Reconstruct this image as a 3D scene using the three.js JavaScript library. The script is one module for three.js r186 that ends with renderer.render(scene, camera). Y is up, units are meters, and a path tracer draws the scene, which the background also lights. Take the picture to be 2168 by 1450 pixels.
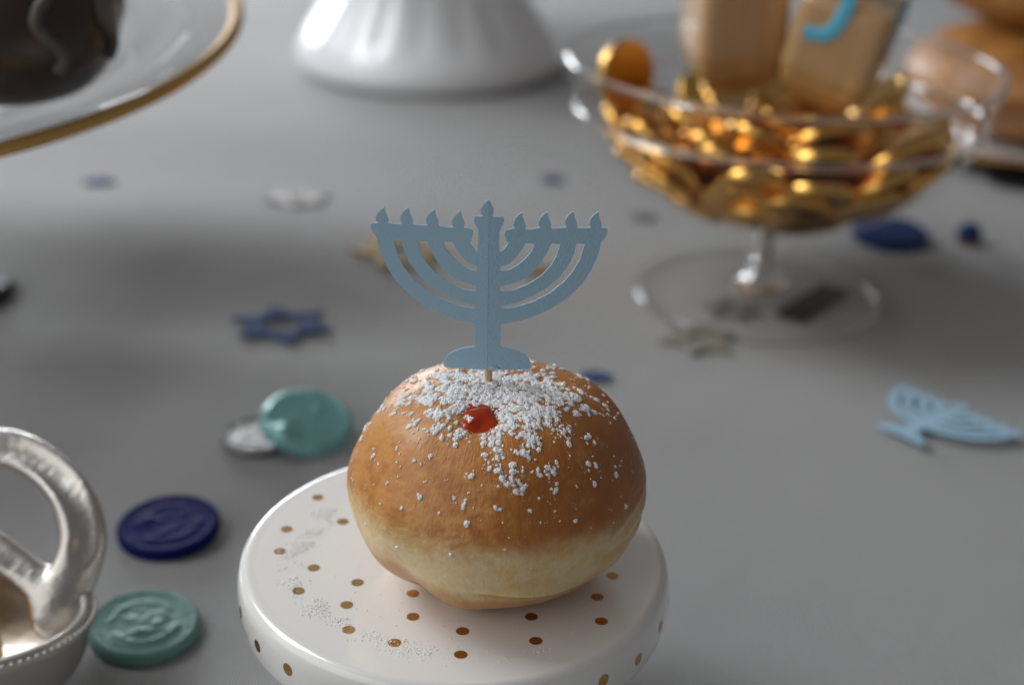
import * as THREE from 'three';
import { mergeGeometries, mergeVertices } from 'three/addons/utils/BufferGeometryUtils.js';
import { RoundedBoxGeometry } from 'three/addons/geometries/RoundedBoxGeometry.js';
import { MarchingCubes } from 'three/addons/objects/MarchingCubes.js';
import { ImprovedNoise } from 'three/addons/math/ImprovedNoise.js';
import { RectAreaLightUniformsLib } from 'three/addons/lights/RectAreaLightUniformsLib.js';

// ---------------------------------------------------------------- camera, light, exposure
const scene = new THREE.Scene();
const camera = new THREE.PerspectiveCamera(27.076, 1024 / 684, 0.02, 20);
camera.rotation.order = 'YXZ';
camera.position.set(0.01332, 0.27422, 0.31558);
camera.rotation.set(THREE.MathUtils.degToRad(-24.5), 0, THREE.MathUtils.degToRad(2));
camera.focus = 0.344;
camera.userData.fStop = 7.0;

const renderer = new THREE.WebGLRenderer({ antialias: true });
renderer.setSize(1024, 684);
renderer.toneMapping = THREE.LinearToneMapping;
renderer.toneMappingExposure = 1.12;
renderer.shadowMap.enabled = true;

scene.background = new THREE.Color().setRGB(0.118, 0.117, 0.120);   // the dim room round the table
RectAreaLightUniformsLib.init();
const windowLight = new THREE.RectAreaLight(new THREE.Color().setRGB(0.95, 0.99, 1.03), 7.2, 0.8, 0.8);   // a tall window to the left of the table
windowLight.name = 'window_light';
windowLight.position.set(-1.08, 1.22, -0.50);
windowLight.lookAt(0.0, 0, -0.28);
scene.add(windowLight);
const lowLight = new THREE.RectAreaLight(new THREE.Color().setRGB(0.95, 0.99, 1.04), 16, 0.75, 0.34);   // the low window beyond the far end of the table
lowLight.name = 'low_window_light';
lowLight.position.set(-0.62, 0.34, -1.75);
lowLight.lookAt(0.0, 0.05, -0.3);
scene.add(lowLight);
const sideLight = new THREE.RectAreaLight(new THREE.Color().setRGB(0.99, 0.985, 0.98), 1.05, 2.2, 1.5);   // broad dim fill added at the front left, for bounce off the walls
sideLight.name = 'side_fill_light';
sideLight.position.set(-1.40, 0.85, 0.70);
sideLight.lookAt(0, 0.05, -0.1);
scene.add(sideLight);

// ---------------------------------------------------------------- helpers
function mulberry(a) {
  return () => { a |= 0; a = a + 0x6D2B79F5 | 0; let t = Math.imul(a ^ a >>> 15, 1 | a); t = t + Math.imul(t ^ t >>> 7, 61 | t) ^ t; return ((t ^ t >>> 14) >>> 0) / 4294967296; };
}
const noise = new ImprovedNoise();
const N = (x, y, z) => noise.noise(x + 37.3, y + 11.7, z + 5.1);
const fbm = (x, y, z, o = 4) => { let s = 0, a = 0.5; for (let i = 0; i < o; i++) { s += a * N(x, y, z); x *= 2.03; y *= 2.03; z *= 2.03; a *= 0.5; } return s; };
const sstep = (a, b, x) => { const t = Math.min(1, Math.max(0, (x - a) / (b - a))); return t * t * (3 - 2 * t); };
const lerp = (a, b, t) => a + (b - a) * t;
const V = (x, y, z) => new THREE.Vector3(x, y, z);
const rgb = (r, g, b) => new THREE.Color().setRGB(r, g, b);
const names = {};
function numbered(n) { const k = names[n] = (names[n] ?? -1) + 1; return k ? `${n}_${String(k).padStart(3, '0')}` : n; }
function tag(o, label, category, group, kind) {
  o.userData.label = label;
  if (category) o.userData.category = category;
  if (group) o.userData.group = group;
  if (kind) o.userData.kind = kind;
  return o;
}
function thing(name, label, category, pos = [0, 0, 0], turn = 0, group) {
  const g = new THREE.Group(); g.name = numbered(name); g.position.set(...pos); g.rotation.y = turn; scene.add(g);
  return tag(g, label, category, group);
}
function mesh(name, geo, mat, parent) {
  const m = new THREE.Mesh(geo, mat); m.name = name; m.castShadow = m.receiveShadow = true; parent.add(m); return m;
}
function single(name, label, category, geo, mat, pos = [0, 0, 0], group) {
  const m = mesh(numbered(name), geo, mat, scene); m.position.set(...pos); return tag(m, label, category, group);
}
function copy(src, label, group) {
  const c = src.clone(); c.userData = { ...src.userData, label }; c.name = numbered(src.name.replace(/_\d{3}$/, '')); if (group) c.userData.group = group; scene.add(c); return c;
}
// smooth curve through [r, y] points, then turned round the y axis
function smooth(pts, n = 80) {
  const c = new THREE.CatmullRomCurve3(pts.map(([r, y]) => V(r, y, 0)), false, 'centripetal');
  return c.getPoints(n).map((p) => new THREE.Vector2(Math.max(p.x, 0), p.y));
}
const lathe = (pts, seg = 96, n = 0) => new THREE.LatheGeometry(n ? smooth(pts, n) : pts.map(([r, y]) => new THREE.Vector2(r, y)), seg);
// a texture from a function of (u, v) in 0..1
function tex(w, h, f, srgb = false, repeat) {
  const d = new Uint8Array(w * h * 4);
  for (let j = 0; j < h; j++) for (let i = 0; i < w; i++) {
    const c = f(i / w, j / h), k = (j * w + i) * 4;
    for (let q = 0; q < 3; q++) d[k + q] = Math.max(0, Math.min(255, 255 * (Array.isArray(c) ? c[q] : c)));
    d[k + 3] = 255;
  }
  const t = new THREE.DataTexture(d, w, h); t.magFilter = THREE.LinearFilter; t.wrapS = t.wrapT = THREE.RepeatWrapping;
  if (srgb) t.colorSpace = THREE.SRGBColorSpace;
  if (repeat) t.repeat.set(...repeat);
  t.needsUpdate = true; return t;
}
// noise that tiles over 0..1 with p periods
function hash(x, y) { let h = Math.imul(x, 374761393) + Math.imul(y, 668265263) | 0; h = Math.imul(h ^ h >>> 13, 1274126177); return ((h ^ h >>> 16) >>> 0) / 4294967296; }
function tileNoise(u, v, p, q = p) {
  const x = u * p, y = v * q, i = Math.floor(x), j = Math.floor(y), a = x - i, b = y - j, s = a * a * (3 - 2 * a), t = b * b * (3 - 2 * b), g = (m, n) => hash(((m % p) + p) % p, ((n % q) + q) % q + 1000 * p);
  return lerp(lerp(g(i, j), g(i + 1, j), s), lerp(g(i, j + 1), g(i + 1, j + 1), s), t);
}
// a surface grid from f(u, v) -> Vector3; wrap in u if asked
function grid(nu, nv, f, color) {
  const p = [], uv = [], idx = [], col = [];
  for (let j = 0; j <= nv; j++) for (let i = 0; i <= nu; i++) {
    const q = f(i / nu, j / nv); p.push(q.x, q.y, q.z); uv.push(i / nu, j / nv);
    if (color) col.push(...color(i / nu, j / nv, q));
  }
  for (let j = 0; j < nv; j++) for (let i = 0; i < nu; i++) { const a = j * (nu + 1) + i, b = a + 1, c = a + nu + 1, d = c + 1; idx.push(a, c, b, b, c, d); }
  const g = new THREE.BufferGeometry();
  g.setAttribute('position', new THREE.Float32BufferAttribute(p, 3)); g.setAttribute('uv', new THREE.Float32BufferAttribute(uv, 2));
  if (color) g.setAttribute('color', new THREE.Float32BufferAttribute(col, 3));
  g.setIndex(idx); g.computeVertexNormals(); return g;
}
function weldSeam(g, nu, nv) {   // equal normals along the seam of a grid closed in u
  const n = g.attributes.normal;
  for (let j = 0; j <= nv; j++) {
    const a = j * (nu + 1), b = a + nu, v = V(n.getX(a) + n.getX(b), n.getY(a) + n.getY(b), n.getZ(a) + n.getZ(b)).normalize();
    n.setXYZ(a, v.x, v.y, v.z); n.setXYZ(b, v.x, v.y, v.z);
  }
  return g;
}
function instances(name, geo, mat, list, parent) {   // list of [position, scale (Vector3), quaternion]
  const m = new THREE.InstancedMesh(geo, mat, list.length); m.name = name; m.castShadow = m.receiveShadow = true;
  const M = new THREE.Matrix4(); list.forEach(([p, s, q], i) => m.setMatrixAt(i, M.compose(p, q, s)));
  m.userData.kind = 'stuff'; parent.add(m); return m;
}
function lump(seed, rough = 0.35, detail = 2) {
  let g = new THREE.IcosahedronGeometry(1, detail); g.deleteAttribute('uv'); g.deleteAttribute('normal'); g = mergeVertices(g, 1e-4);
  const p = g.attributes.position;
  for (let i = 0; i < p.count; i++) { const v = V().fromBufferAttribute(p, i), k = 1 + rough * 1.6 * N(v.x * 1.6 + seed * 7, v.y * 1.6, v.z * 1.6) + rough * 0.8 * N(v.x * 3.7, v.y * 3.7 + seed * 5, v.z * 3.7); p.setXYZ(i, v.x * k, v.y * k, v.z * k); }
  g.computeVertexNormals(); return g;
}
const randQ = (R) => new THREE.Quaternion().setFromEuler(new THREE.Euler(R() * 6.28, R() * 6.28, R() * 6.28));

// ---------------------------------------------------------------- materials
const std = (o) => new THREE.MeshStandardMaterial(o), phys = (o) => new THREE.MeshPhysicalMaterial(o);
const ribs = tex(256, 256, (u, v) => 0.5 + 0.32 * Math.sin(u * 2 * Math.PI * 16) * (0.75 + 0.25 * Math.sin(v * 2 * Math.PI * 20)) + 0.22 * (tileNoise(u, v, 64, 32) - 0.5));
ribs.repeat.set(1 / 0.0154, 1 / 0.02);
const paperGrain = tex(256, 256, (u, v) => 0.5 + 0.5 * (tileNoise(u, v, 90) - 0.5) + 0.4 * (tileNoise(u, v, 30) - 0.5)), feltGrain = tex(128, 128, (u, v) => 0.5 * tileNoise(u, v, 64) + 0.5 * tileNoise(u, v, 24));
const hammered = tex(256, 256, (u, v) => 0.4 * tileNoise(u, v, 9) + 0.35 * tileNoise(u, v, 23) + 0.25 * tileNoise(u, v, 70));
const crustGrain = tex(512, 512, (u, v) => 0.35 * tileNoise(u, v, 120, 60) + 0.35 * tileNoise(u, v, 60, 30) + 0.3 * tileNoise(u, v, 220, 110));
const woodGrain = tex(256, 256, (u, v) => { const g = 0.5 * tileNoise(u, v, 40, 4) + 0.5 * tileNoise(u, v, 90, 7); return [0.52 + 0.16 * g, 0.34 + 0.13 * g, 0.16 + 0.10 * g].map((c) => Math.pow(c, 1 / 1.6)); }, true);
const M = {
  cloth: std({ color: rgb(0.440, 0.434, 0.428), roughness: 1, bumpMap: ribs, bumpScale: 0.0008, side: THREE.DoubleSide }),
  porcelain: phys({ color: rgb(0.86, 0.85, 0.82), roughness: 0.25, clearcoat: 1.0, clearcoatRoughness: 0.06 }),
  whiteware: phys({ color: rgb(0.82, 0.83, 0.84), roughness: 0.3, clearcoat: 0.7, clearcoatRoughness: 0.1 }),
  goldPrint: std({ color: rgb(0.62, 0.36, 0.13), metalness: 1, roughness: 0.32 }),
  goldRim: std({ color: rgb(0.70, 0.42, 0.14), metalness: 1, roughness: 0.28 }),
  goldFoil: std({ color: rgb(0.80, 0.45, 0.115), metalness: 1, roughness: 0.18, bumpMap: hammered, bumpScale: 0.0004 }),
  silver: std({ color: rgb(0.56, 0.53, 0.49), metalness: 1, roughness: 0.36, bumpMap: hammered, bumpScale: 0.00025 }),
  silverFoil: std({ color: rgb(0.30, 0.29, 0.285), metalness: 0.5, roughness: 0.45 }),
  glass: phys({ color: rgb(0.985, 0.99, 0.985), transmission: 1, roughness: 0.01, ior: 1.5, thickness: 0.004 }),
  thinGlass: phys({ color: rgb(0.985, 0.985, 0.975), transmission: 1, roughness: 0.01, ior: 1.5, thickness: 0, specularIntensity: 0.4 }),
  plateGlass: phys({ color: rgb(0.98, 0.985, 0.985), transmission: 1, roughness: 0.02, ior: 1.5, thickness: 0, specularIntensity: 0.85 }),
  bluePaper: std({ color: rgb(0.36, 0.555, 0.69), roughness: 0.85, bumpMap: paperGrain, bumpScale: 0.00012, side: THREE.DoubleSide }),
  pick: std({ color: rgb(0.62, 0.40, 0.22), roughness: 0.7 }),
  glue: phys({ color: rgb(0.42, 0.58, 0.70), roughness: 0.25, clearcoat: 0.5 }),
  crust: phys({ vertexColors: true, roughness: 0.5, bumpMap: crustGrain, bumpScale: 0.00013, clearcoat: 0.3, clearcoatRoughness: 0.34 }),
  sugar: std({ color: rgb(0.93, 0.93, 0.93), roughness: 0.95 }),
  jam: phys({ color: rgb(0.38, 0.032, 0.006), roughness: 0.2, specularIntensity: 0.6 }),
  indigo: phys({ color: rgb(0.010, 0.013, 0.105), roughness: 0.5, specularIntensity: 0.06 }),
  teal: phys({ color: rgb(0.140, 0.285, 0.245), roughness: 0.55, clearcoat: 0.12, clearcoatRoughness: 0.35 }),
  tealFoil: phys({ color: rgb(0.22, 0.50, 0.48), metalness: 0.35, roughness: 0.3, clearcoat: 0.4, clearcoatRoughness: 0.2, bumpMap: hammered, bumpScale: 0.0005 }),
  blueCoin: phys({ color: rgb(0.010, 0.036, 0.13), roughness: 0.45, specularIntensity: 0.3 }),
  navy: std({ color: rgb(0.012, 0.014, 0.03), roughness: 0.6 }),
  felt: std({ color: rgb(0.032, 0.066, 0.17), roughness: 0.9, bumpMap: feltGrain, bumpScale: 0.0003 }),
  goldGlitter: std({ color: rgb(0.40, 0.27, 0.12), metalness: 0.6, roughness: 0.6 }),
  greyConfetti: std({ color: rgb(0.24, 0.22, 0.215), metalness: 0.3, roughness: 0.6 }),
  oliveConfetti: std({ color: rgb(0.34, 0.32, 0.27), metalness: 0.4, roughness: 0.55 }),
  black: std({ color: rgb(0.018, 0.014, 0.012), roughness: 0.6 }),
  wood: phys({ map: woodGrain, roughness: 0.35, clearcoat: 1, clearcoatRoughness: 0.12 }),
  letterBlue: std({ color: rgb(0.10, 0.48, 0.66), roughness: 0.5 }),
  chocolate: phys({ color: rgb(0.030, 0.012, 0.006), roughness: 0.35, clearcoat: 0.4, clearcoatRoughness: 0.25 }),
  icing: phys({ color: rgb(0.10, 0.085, 0.07), roughness: 0.4 }),
};

// ---------------------------------------------------------------- the setting: the cloth on the table
const polyZ = (pts, x) => { let i = 0; while (i < pts.length - 2 && x > pts[i + 1][0]) i++; const [a, b] = [pts[i], pts[i + 1]]; return a[1] + (b[1] - a[1]) * (x - a[0]) / (b[0] - a[0]); };
const folds = [   // crest line in x, z; height; width behind; width in front; x where it begins and ends
  { line: [[-0.30, -0.258], [-0.150, -0.2537], [-0.024, -0.2431], [0.076, -0.2104], [0.30, -0.168]], h: 0.0046, back: 0.034, front: 0.024, from: -0.19, to: 0.17 },
  { line: [[-0.40, -0.412], [-0.29, -0.398], [-0.25, -0.390], [-0.176, -0.384], [-0.105, -0.382], [0.1, -0.38]], h: 0.0140, back: 0.085, front: 0.060, from: -0.6, to: -0.03 },
  { line: [[-0.6, -0.62], [0, -0.60], [0.5, -0.55]], h: 0.0030, back: 0.05, front: 0.05, from: -0.5, to: 0.0 },
];
function clothHeight(x, z) {
  let y = 0;
  for (const f of folds) {
    const d = z - polyZ(f.line, x) - 0.004 * N(x * 14, 0.3, 2), w = d < 0 ? f.back : f.front;
    y += f.h * Math.exp(-d * d / (w * w)) * sstep(f.from - 0.1, f.from + 0.05, x) * (1 - sstep(f.to - 0.18, f.to + 0.06, x));
  }
  return y + 0.0009 * fbm(x * 12, 1.5, z * 16, 3) + 0.0003 * N(x * 60, 4, z * 40);
}
{
  const g = grid(420, 420, (u, v) => { const x = (u - 0.5) * 3.2, z = -1.15 + (v - 0.5) * 3.2; return V(x, clothHeight(x, z), z); });
  const p = g.attributes.position, uv = g.attributes.uv;
  for (let i = 0; i < p.count; i++) uv.setXY(i, p.getX(i), p.getZ(i));
  const m = mesh('tablecloth', g, M.cloth, scene);
  tag(m, 'grey white ribbed tablecloth spread under the treats and confetti', null, null, 'structure');
}

// ---------------------------------------------------------------- small cake stand with gold dots
const PC = [0, 0.064, -0.008], PR = 0.0575;   // plate centre (top face) and radius
const plateProfile = smooth([[0.0001, 0], [0.02, 0], [0.040, 0], [0.0525, 0.0002], [0.0555, 0.0001], [0.0569, -0.0011], [0.0576, -0.0032], [0.0579, -0.0070], [0.0577, -0.0110], [0.0571, -0.0137], [0.0560, -0.0146], [0.0548, -0.0136], [0.0545, -0.0080], [0.0530, -0.0048], [0.030, -0.0046], [0.0125, -0.0060]], 260);
const arc = [0]; for (let i = 1; i < plateProfile.length; i++) arc.push(arc[i - 1] + plateProfile[i].distanceTo(plateProfile[i - 1]));
function onPlate(s, a, lift = 0) {   // arc length from the centre, angle -> point on the glazed surface
  let i = 1; while (i < arc.length - 1 && arc[i] < s) i++;
  const t = (s - arc[i - 1]) / (arc[i] - arc[i - 1]), A = plateProfile[i - 1], B = plateProfile[i], r = lerp(A.x, B.x, t), y = lerp(A.y, B.y, t), n = V(B.y - A.y, B.x - A.x, 0).normalize();
  const nr = -n.x, ny = n.y; const rr = r + nr * lift;
  return V(rr * Math.cos(a), y + ny * lift, rr * Math.sin(a));
}
{
  const st = thing('mini_cake_stand', 'small white porcelain cake stand with gold polka dots carrying the sugared doughnut', 'cake stand', PC);
  mesh('plate', new THREE.LatheGeometry(plateProfile, 160), M.porcelain, st);
  mesh('pedestal', lathe([[0.0125, -0.0058], [0.0105, -0.012], [0.0088, -0.022], [0.0090, -0.036], [0.0125, -0.047], [0.022, -0.054], [0.032, -0.0580], [0.0345, -0.0605], [0.0350, -0.0632], [0.0330, -0.0640], [0.0001, -0.0640]], 72, 90), M.porcelain, st);
  const dotAt = (s, a, r) => mesh('gold_dot', grid(14, 4, (u, v) => { const t = u * 2 * Math.PI, rr = r * v, rad = Math.max(0.008, Math.min(s, 0.0577)); return onPlate(s + rr * Math.sin(t), a + rr * Math.cos(t) / rad, 0.00006); }), M.goldPrint, st);
  const flat = [[-0.0405, -0.0262], [-0.0305, -0.0324], [-0.0466, -0.0089], [-0.0318, -0.0140], [-0.0466, 0.0022], [-0.0366, 0.0092], [-0.0244, 0.0152], [-0.0390, 0.0200], [-0.0098, 0.0192], [-0.0260, 0.0252], [-0.0090, 0.0292], [0.0080, 0.0228], [0.0205, 0.0275], [0.0036, 0.0345], [-0.0243, 0.0356], [-0.0126, 0.0402], [0.0374, 0.0180], [0.0380, 0.0286], [0.0216, 0.0375], [0.0036, 0.0440], [0.0418, 0.0080], [0.032, -0.030], [0.018, -0.042], [0.0, -0.046], [-0.018, -0.0435], [0.046, -0.012]];
  for (const [x, z] of flat) dotAt(Math.hypot(x, z), Math.atan2(z, x), 0.00165);
  const S0 = 0.0600;
  for (let k = 0; k < 26; k++) dotAt(S0 + (k % 2 ? 0.0042 : 0.0030), -Math.PI + 0.12 + k * 2 * Math.PI / 26, 0.0017);
}

// ---------------------------------------------------------------- doughnut
const DC = [0.0105, 0.0640, -0.0035];
const dProf = new THREE.CatmullRomCurve3([[0.0001, 0.0002], [0.012, 0.0001], [0.0185, 0.0006], [0.0255, 0.0042], [0.0325, 0.0108], [0.0366, 0.0178], [0.0382, 0.0245], [0.0378, 0.0310], [0.0340, 0.0400], [0.0285, 0.0475], [0.0190, 0.0526], [0.009, 0.0540], [0.0001, 0.0541]].map(([r, y]) => V(r, y, 0)), false, 'centripetal');
const JAM = V(-0.0046, 0.0, 0.0150);
function doughPoint(u, v) {
  const a = u * 2 * Math.PI, c = dProf.getPoint(v), ca = Math.cos(a), sa = Math.sin(a);
  let r = c.x, y = c.y * 0.98;
  const big = 1 + 0.030 * N(ca * 1.1, y * 30, sa * 1.1) + 0.014 * N(ca * 2.6 + 9, y * 60, sa * 2.6);
  r *= big * (1 + 0.015 * Math.cos(a - 0.2));
  const low = 1 - sstep(0.006, 0.026, y);
  // folds of dough near the bottom of the front
  const fr = Math.exp(-Math.pow((a - 1.85) / 0.22, 2)), f2 = Math.exp(-Math.pow((a - 1.30) / 0.34, 2));
  r += low * (0.0020 * fr - 0.0013 * Math.exp(-Math.pow((a - 2.25) / 0.14, 2)) + 0.0020 * Math.exp(-Math.pow((a - 2.6) / 0.2, 2)));
  const crease = 0.0115 + 0.0040 * Math.cos((a - 1.75) * 1.6);
  r += f2 * 0.0026 * (Math.exp(-Math.pow((y - crease - 0.0013) / 0.0012, 2)) - 0.9 * Math.exp(-Math.pow((y - crease + 0.0006) / 0.0011, 2)));
  const c3 = Math.exp(-Math.pow((a - 0.35) / 0.45, 2)); r += c3 * 0.0005 * Math.sin(y * 1300 + a * 5) * sstep(0.008, 0.016, y) * (1 - sstep(0.026, 0.032, y));
  // fine wrinkles of the fried skin
  const wr = sstep(0.012, 0.022, y) * (1 - sstep(0.040, 0.052, y));
  r += wr * 0.00011 * N(ca * 14, y * 1100, sa * 14) + 0.00007 * fbm(ca * 30, y * 700, sa * 30, 2) * Math.min(1, c.x / 0.01);
  let x = r * ca, z = r * sa;
  const dj = Math.hypot(x - JAM.x, z - JAM.z); if (v > 0.5) y -= 0.0022 * Math.exp(-dj * dj / (0.0056 * 0.0056));
  const pit = Math.hypot(x + 0.0085, z + 0.0075); if (v > 0.5) y -= 0.0012 * Math.exp(-pit * pit / 0.0000026);
  y += sstep(0.45, 0.9, v) * (0.0011 * N(x * 70, 2, z * 70) + 0.0016 * (-x / 0.04) * 0.3);
  return V(x, y, z);
}
const crustA = [0.50, 0.190, 0.032], crustB = [0.36, 0.108, 0.013], crustC = [0.64, 0.310, 0.072], paleA = [0.80, 0.62, 0.34], paleB = [0.72, 0.49, 0.21], baseC = [0.50, 0.225, 0.058];
const mix3 = (a, b, t) => a.map((c, i) => lerp(c, b[i], t));
function doughColor(u, v, q) {
  const a = u * 2 * Math.PI, ca = Math.cos(a), sa = Math.sin(a), n = fbm(ca * 3.2, q.y * 90, sa * 3.2, 4), m = fbm(q.x * 260, q.y * 260, q.z * 260, 3), k = fbm(q.x * 900, q.y * 900, q.z * 900, 2);
  const edge = 0.0265 + 0.0022 * Math.sin(a) + 0.0036 * n;   // upper brown begins here
  let c = mix3(crustA, crustB, sstep(-0.55, 0.75, 0.6 * n + 0.4 * m + 0.30 * ca)); c = mix3(c, crustC, 0.55 * sstep(0.05, 0.5, -m - 0.25 * ca + 0.1));
  c = mix3(c, crustC, 0.35 * sstep(0.046, 0.056, q.y));
  const pale = mix3(paleA, paleB, sstep(-0.3, 0.4, n + m));
  const up = sstep(edge - 0.0042, edge + 0.0042, q.y + 0.0016 * m);
  const lowEdge = 0.0140 + 0.004 * n + 0.002 * Math.cos(a * 2 + 1), dn = 1 - sstep(lowEdge - 0.003, lowEdge + 0.0035, q.y + 0.001 * m);
  let o = mix3(mix3(pale, baseC, dn * 0.85), c, up);
  const f = 1 + 0.10 * k + 0.07 * m; return o.map((x) => Math.min(1, Math.max(0.005, x * f)));
}
const dn = thing('doughnut', 'round golden brown filled doughnut dusted with powdered sugar on dotted stand', 'doughnut', DC);
{
  const nu = 560, nv = 300, g = weldSeam(grid(nu, nv, (u, v) => doughPoint(u, v), doughColor), nu, nv);
  const i = g.index.array; for (let k = 0; k < i.length; k += 3) { const t = i[k + 1]; i[k + 1] = i[k + 2]; i[k + 2] = t; }
  g.computeVertexNormals(); weldSeam(g, nu, nv);
  const uv = g.attributes.uv; for (let k = 0; k < uv.count; k++) uv.setXY(k, uv.getX(k) * 4, uv.getY(k) * 2);
  // which way do the faces look?
  const n = g.attributes.normal, p = g.attributes.position, mid = Math.floor(nv / 2) * (nu + 1);
  if (n.getX(mid) * p.getX(mid) + n.getZ(mid) * p.getZ(mid) < 0) { for (let k = 0; k < i.length; k += 3) { const t = i[k + 1]; i[k + 1] = i[k + 2]; i[k + 2] = t; } g.computeVertexNormals(); weldSeam(g, nu, nv); }
  mesh('dough', g, M.crust, dn);
  // jam at the filling hole
  const jr = 0.0066, jc = doughPoint(Math.atan2(JAM.z, JAM.x) / (2 * Math.PI), 0.845);
  const jg = lump(4.2, 0.30, 5); jg.scale(jr * 1.0, jr * 0.34, jr * 0.95);
  const jm = mesh('jam', jg, M.jam, dn); jm.position.set(JAM.x, 0.0500, JAM.z); jm.rotation.x = 0.34;
  // find the height of the dough at JAM and sit the jam in it
  let best = 9, at; for (let k = 0; k <= 400; k++) { const q = doughPoint(Math.atan2(JAM.z, JAM.x) / (2 * Math.PI), 0.6 + 0.4 * k / 400), d = Math.hypot(q.x - JAM.x, q.z - JAM.z); if (d < best) { best = d; at = q; } }
  jm.position.copy(at); jm.position.y -= 0.0006;
  // powdered sugar: clumps and dust
  const R = mulberry(77), list = [[], [], [], []], E = 1e-3;
  const normalAt = (u, v) => { const a = doughPoint(u, v), b = doughPoint(u + E, v), c = doughPoint(u, Math.min(v + E, 0.9995)); const n = V().crossVectors(b.sub(a), c.sub(a)).normalize(); return n.y < 0 && v > 0.6 ? n.negate() : n.dot(a.clone().setY(0)) < 0 && v < 0.6 ? n.negate() : n; };
  function density(x, z) {
    const zx = (z - 0.004) / (z > 0.004 ? 0.0175 : 0.0130), xx = (x + 0.0012) / 0.0192, q = xx * xx + zx * zx;
    let d = Math.exp(-q * q * 0.75);
    const t = sstep(0.004, 0.012, z) * (1 - sstep(0.026, 0.0395, z)) * Math.exp(-Math.pow((x - 0.0055) / 0.0130, 2)); d = Math.max(d, 0.42 * t);
    d = Math.max(d, 0.14 * Math.exp(-q * 0.26));
    const dust = Math.exp(-Math.pow((x - 0.016) / 0.010, 2) - Math.pow((z + 0.012) / 0.010, 2)); d = Math.max(d, 0.24 * dust);
    return d;
  }
  const put = (u, v, s, lift = 0) => {
    if (v > 0.995 || v < 0.36) return; const p = doughPoint(u, v), n = normalAt(u, v); if (Math.hypot(p.x - JAM.x, p.z - JAM.z) < 0.0051 && R() > 0.03) return;
    p.addScaledVector(n, s * 0.4 + lift); list[Math.floor(R() * 4)].push([p, V(s * (0.8 + 0.5 * R()), s * (0.7 + 0.4 * R()), s * (0.8 + 0.5 * R())), randQ(R)]);
  };
  const rOf = (v) => dProf.getPoint(v).x;
  const vAt = (rr) => { let lo = 0.5, hi = 0.999; for (let i = 0; i < 20; i++) { const m = (lo + hi) / 2; if (rOf(m) > rr) lo = m; else hi = m; } return lo; };
  const vRate = 1 / 0.098;   // profile parameter per metre of surface, about
  for (let k = 0; k < 36000; k++) {
    const rr = 0.0385 * Math.sqrt(R()), a = R() * 2 * Math.PI, x = rr * Math.cos(a), z = rr * Math.sin(a);
    const nz = 0.5 + 0.8 * N(x * 260, 3, z * 260) + 0.7 * N(x * 800, 8, z * 800), d = density(x, z);
    if (R() > Math.min(1, d * (0.05 + 1.35 * sstep(0.50 - 0.42 * d, 0.95 - 0.42 * d, nz)))) continue;
    const v = vAt(rr), u = a / (2 * Math.PI), kind = R();
    if (kind < 0.62) { for (let i = 0; i < 3; i++) put(u + (R() - 0.5) * 0.0009 / (6.28 * Math.max(rr, 0.004)), v + (R() - 0.5) * 0.0009 * vRate, 0.00004 + 0.00009 * R() * R()); continue; }   // dust
    // a clump: grains heaped on a small irregular patch
    const rc = 0.00012 + 0.00062 * Math.pow(R(), 2.3) * (0.75 + 0.35 * d), n = 3 + Math.floor(rc * rc * 1.9e8), st = 0.1 + 0.5 * R(), tw = R() * 3.14;
    for (let i = 0; i < n; i++) {
      const q = Math.sqrt(R()), t = R() * 6.283, ex = rc * q * Math.cos(t) * (1 + st), ey = rc * q * Math.sin(t) / (1 + 0.4 * st), dx = ex * Math.cos(tw) - ey * Math.sin(tw), dy = ex * Math.sin(tw) + ey * Math.cos(tw);
      put(u + dx / (2 * Math.PI * Math.max(rr, 0.004)), v + dy * vRate, 0.00006 + 0.00010 * R() + rc * 0.10, rc * 0.62 * (1 - q * q) * R());
    }
  }
  for (let i = 0; i < 26; i++) { const t = R() * 6.28, q = R() * 0.0011, p = V(at.x - 0.0022 + q * Math.cos(t) * 0.8, at.y + 0.0016, at.z + 0.0004 + q * 1.5 * Math.sin(t)); list[i % 4].push([p, V(1, 1, 1).multiplyScalar(0.00018 + 0.00025 * R()), randQ(R)]); }
  list.forEach((l, i) => instances('powdered_sugar', lump(i + 1, 0.4, 1), M.sugar, l, dn));
  console.log('sugar', list.map((l) => l.length).join());
}
{ // sugar fallen on the plate: an arc round the left side and one along the front
  const R = mulberry(9), list = [[], []];
  const add = (x, z, s) => { const r = Math.hypot(x, z); if (r > 0.0555) return; if (Math.hypot(x - DC[0], z - DC[2] + PC[2]) < 0.026) return; list[Math.floor(R() * 2)].push([V(x, s * 0.55, z), V(s, s * 0.8, s), randQ(R)]); };
  for (let k = 0; k < 26000; k++) {
    const t = R(), a = lerp(3.75, 1.0, t), rad = 0.0485 + 0.0042 * (R() + R() - 1) * 1.2, x = 0.0055 + rad * Math.cos(a) * 0.98, z = 0.0035 + rad * Math.sin(a) * 0.86;
    const left = sstep(2.2, 2.6, a), n = 0.5 + N(x * 190, 1, z * 190) + 0.6 * N(x * 520, 4, z * 520);
    if (R() > (0.16 + 0.75 * left) * sstep(0.15, 0.9, n)) continue;
    add(x - 0.001, z, 0.00006 + 0.00017 * Math.pow(R(), 3));
  }
  for (let k = 0; k < 420; k++) add((R() - 0.5) * 0.11, (R() - 0.3) * 0.08, 0.00007 + 0.00012 * R());
  const o = thing('spilled_sugar', 'fine white sugar spilled in an arc on the dotted plate', 'sugar', PC); o.userData.kind = 'stuff';
  list.forEach((l, i) => instances('sugar_grains', lump(i + 11, 0.35, 1).scale(1, 0.6, 1), M.sugar, l, o));
}

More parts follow.
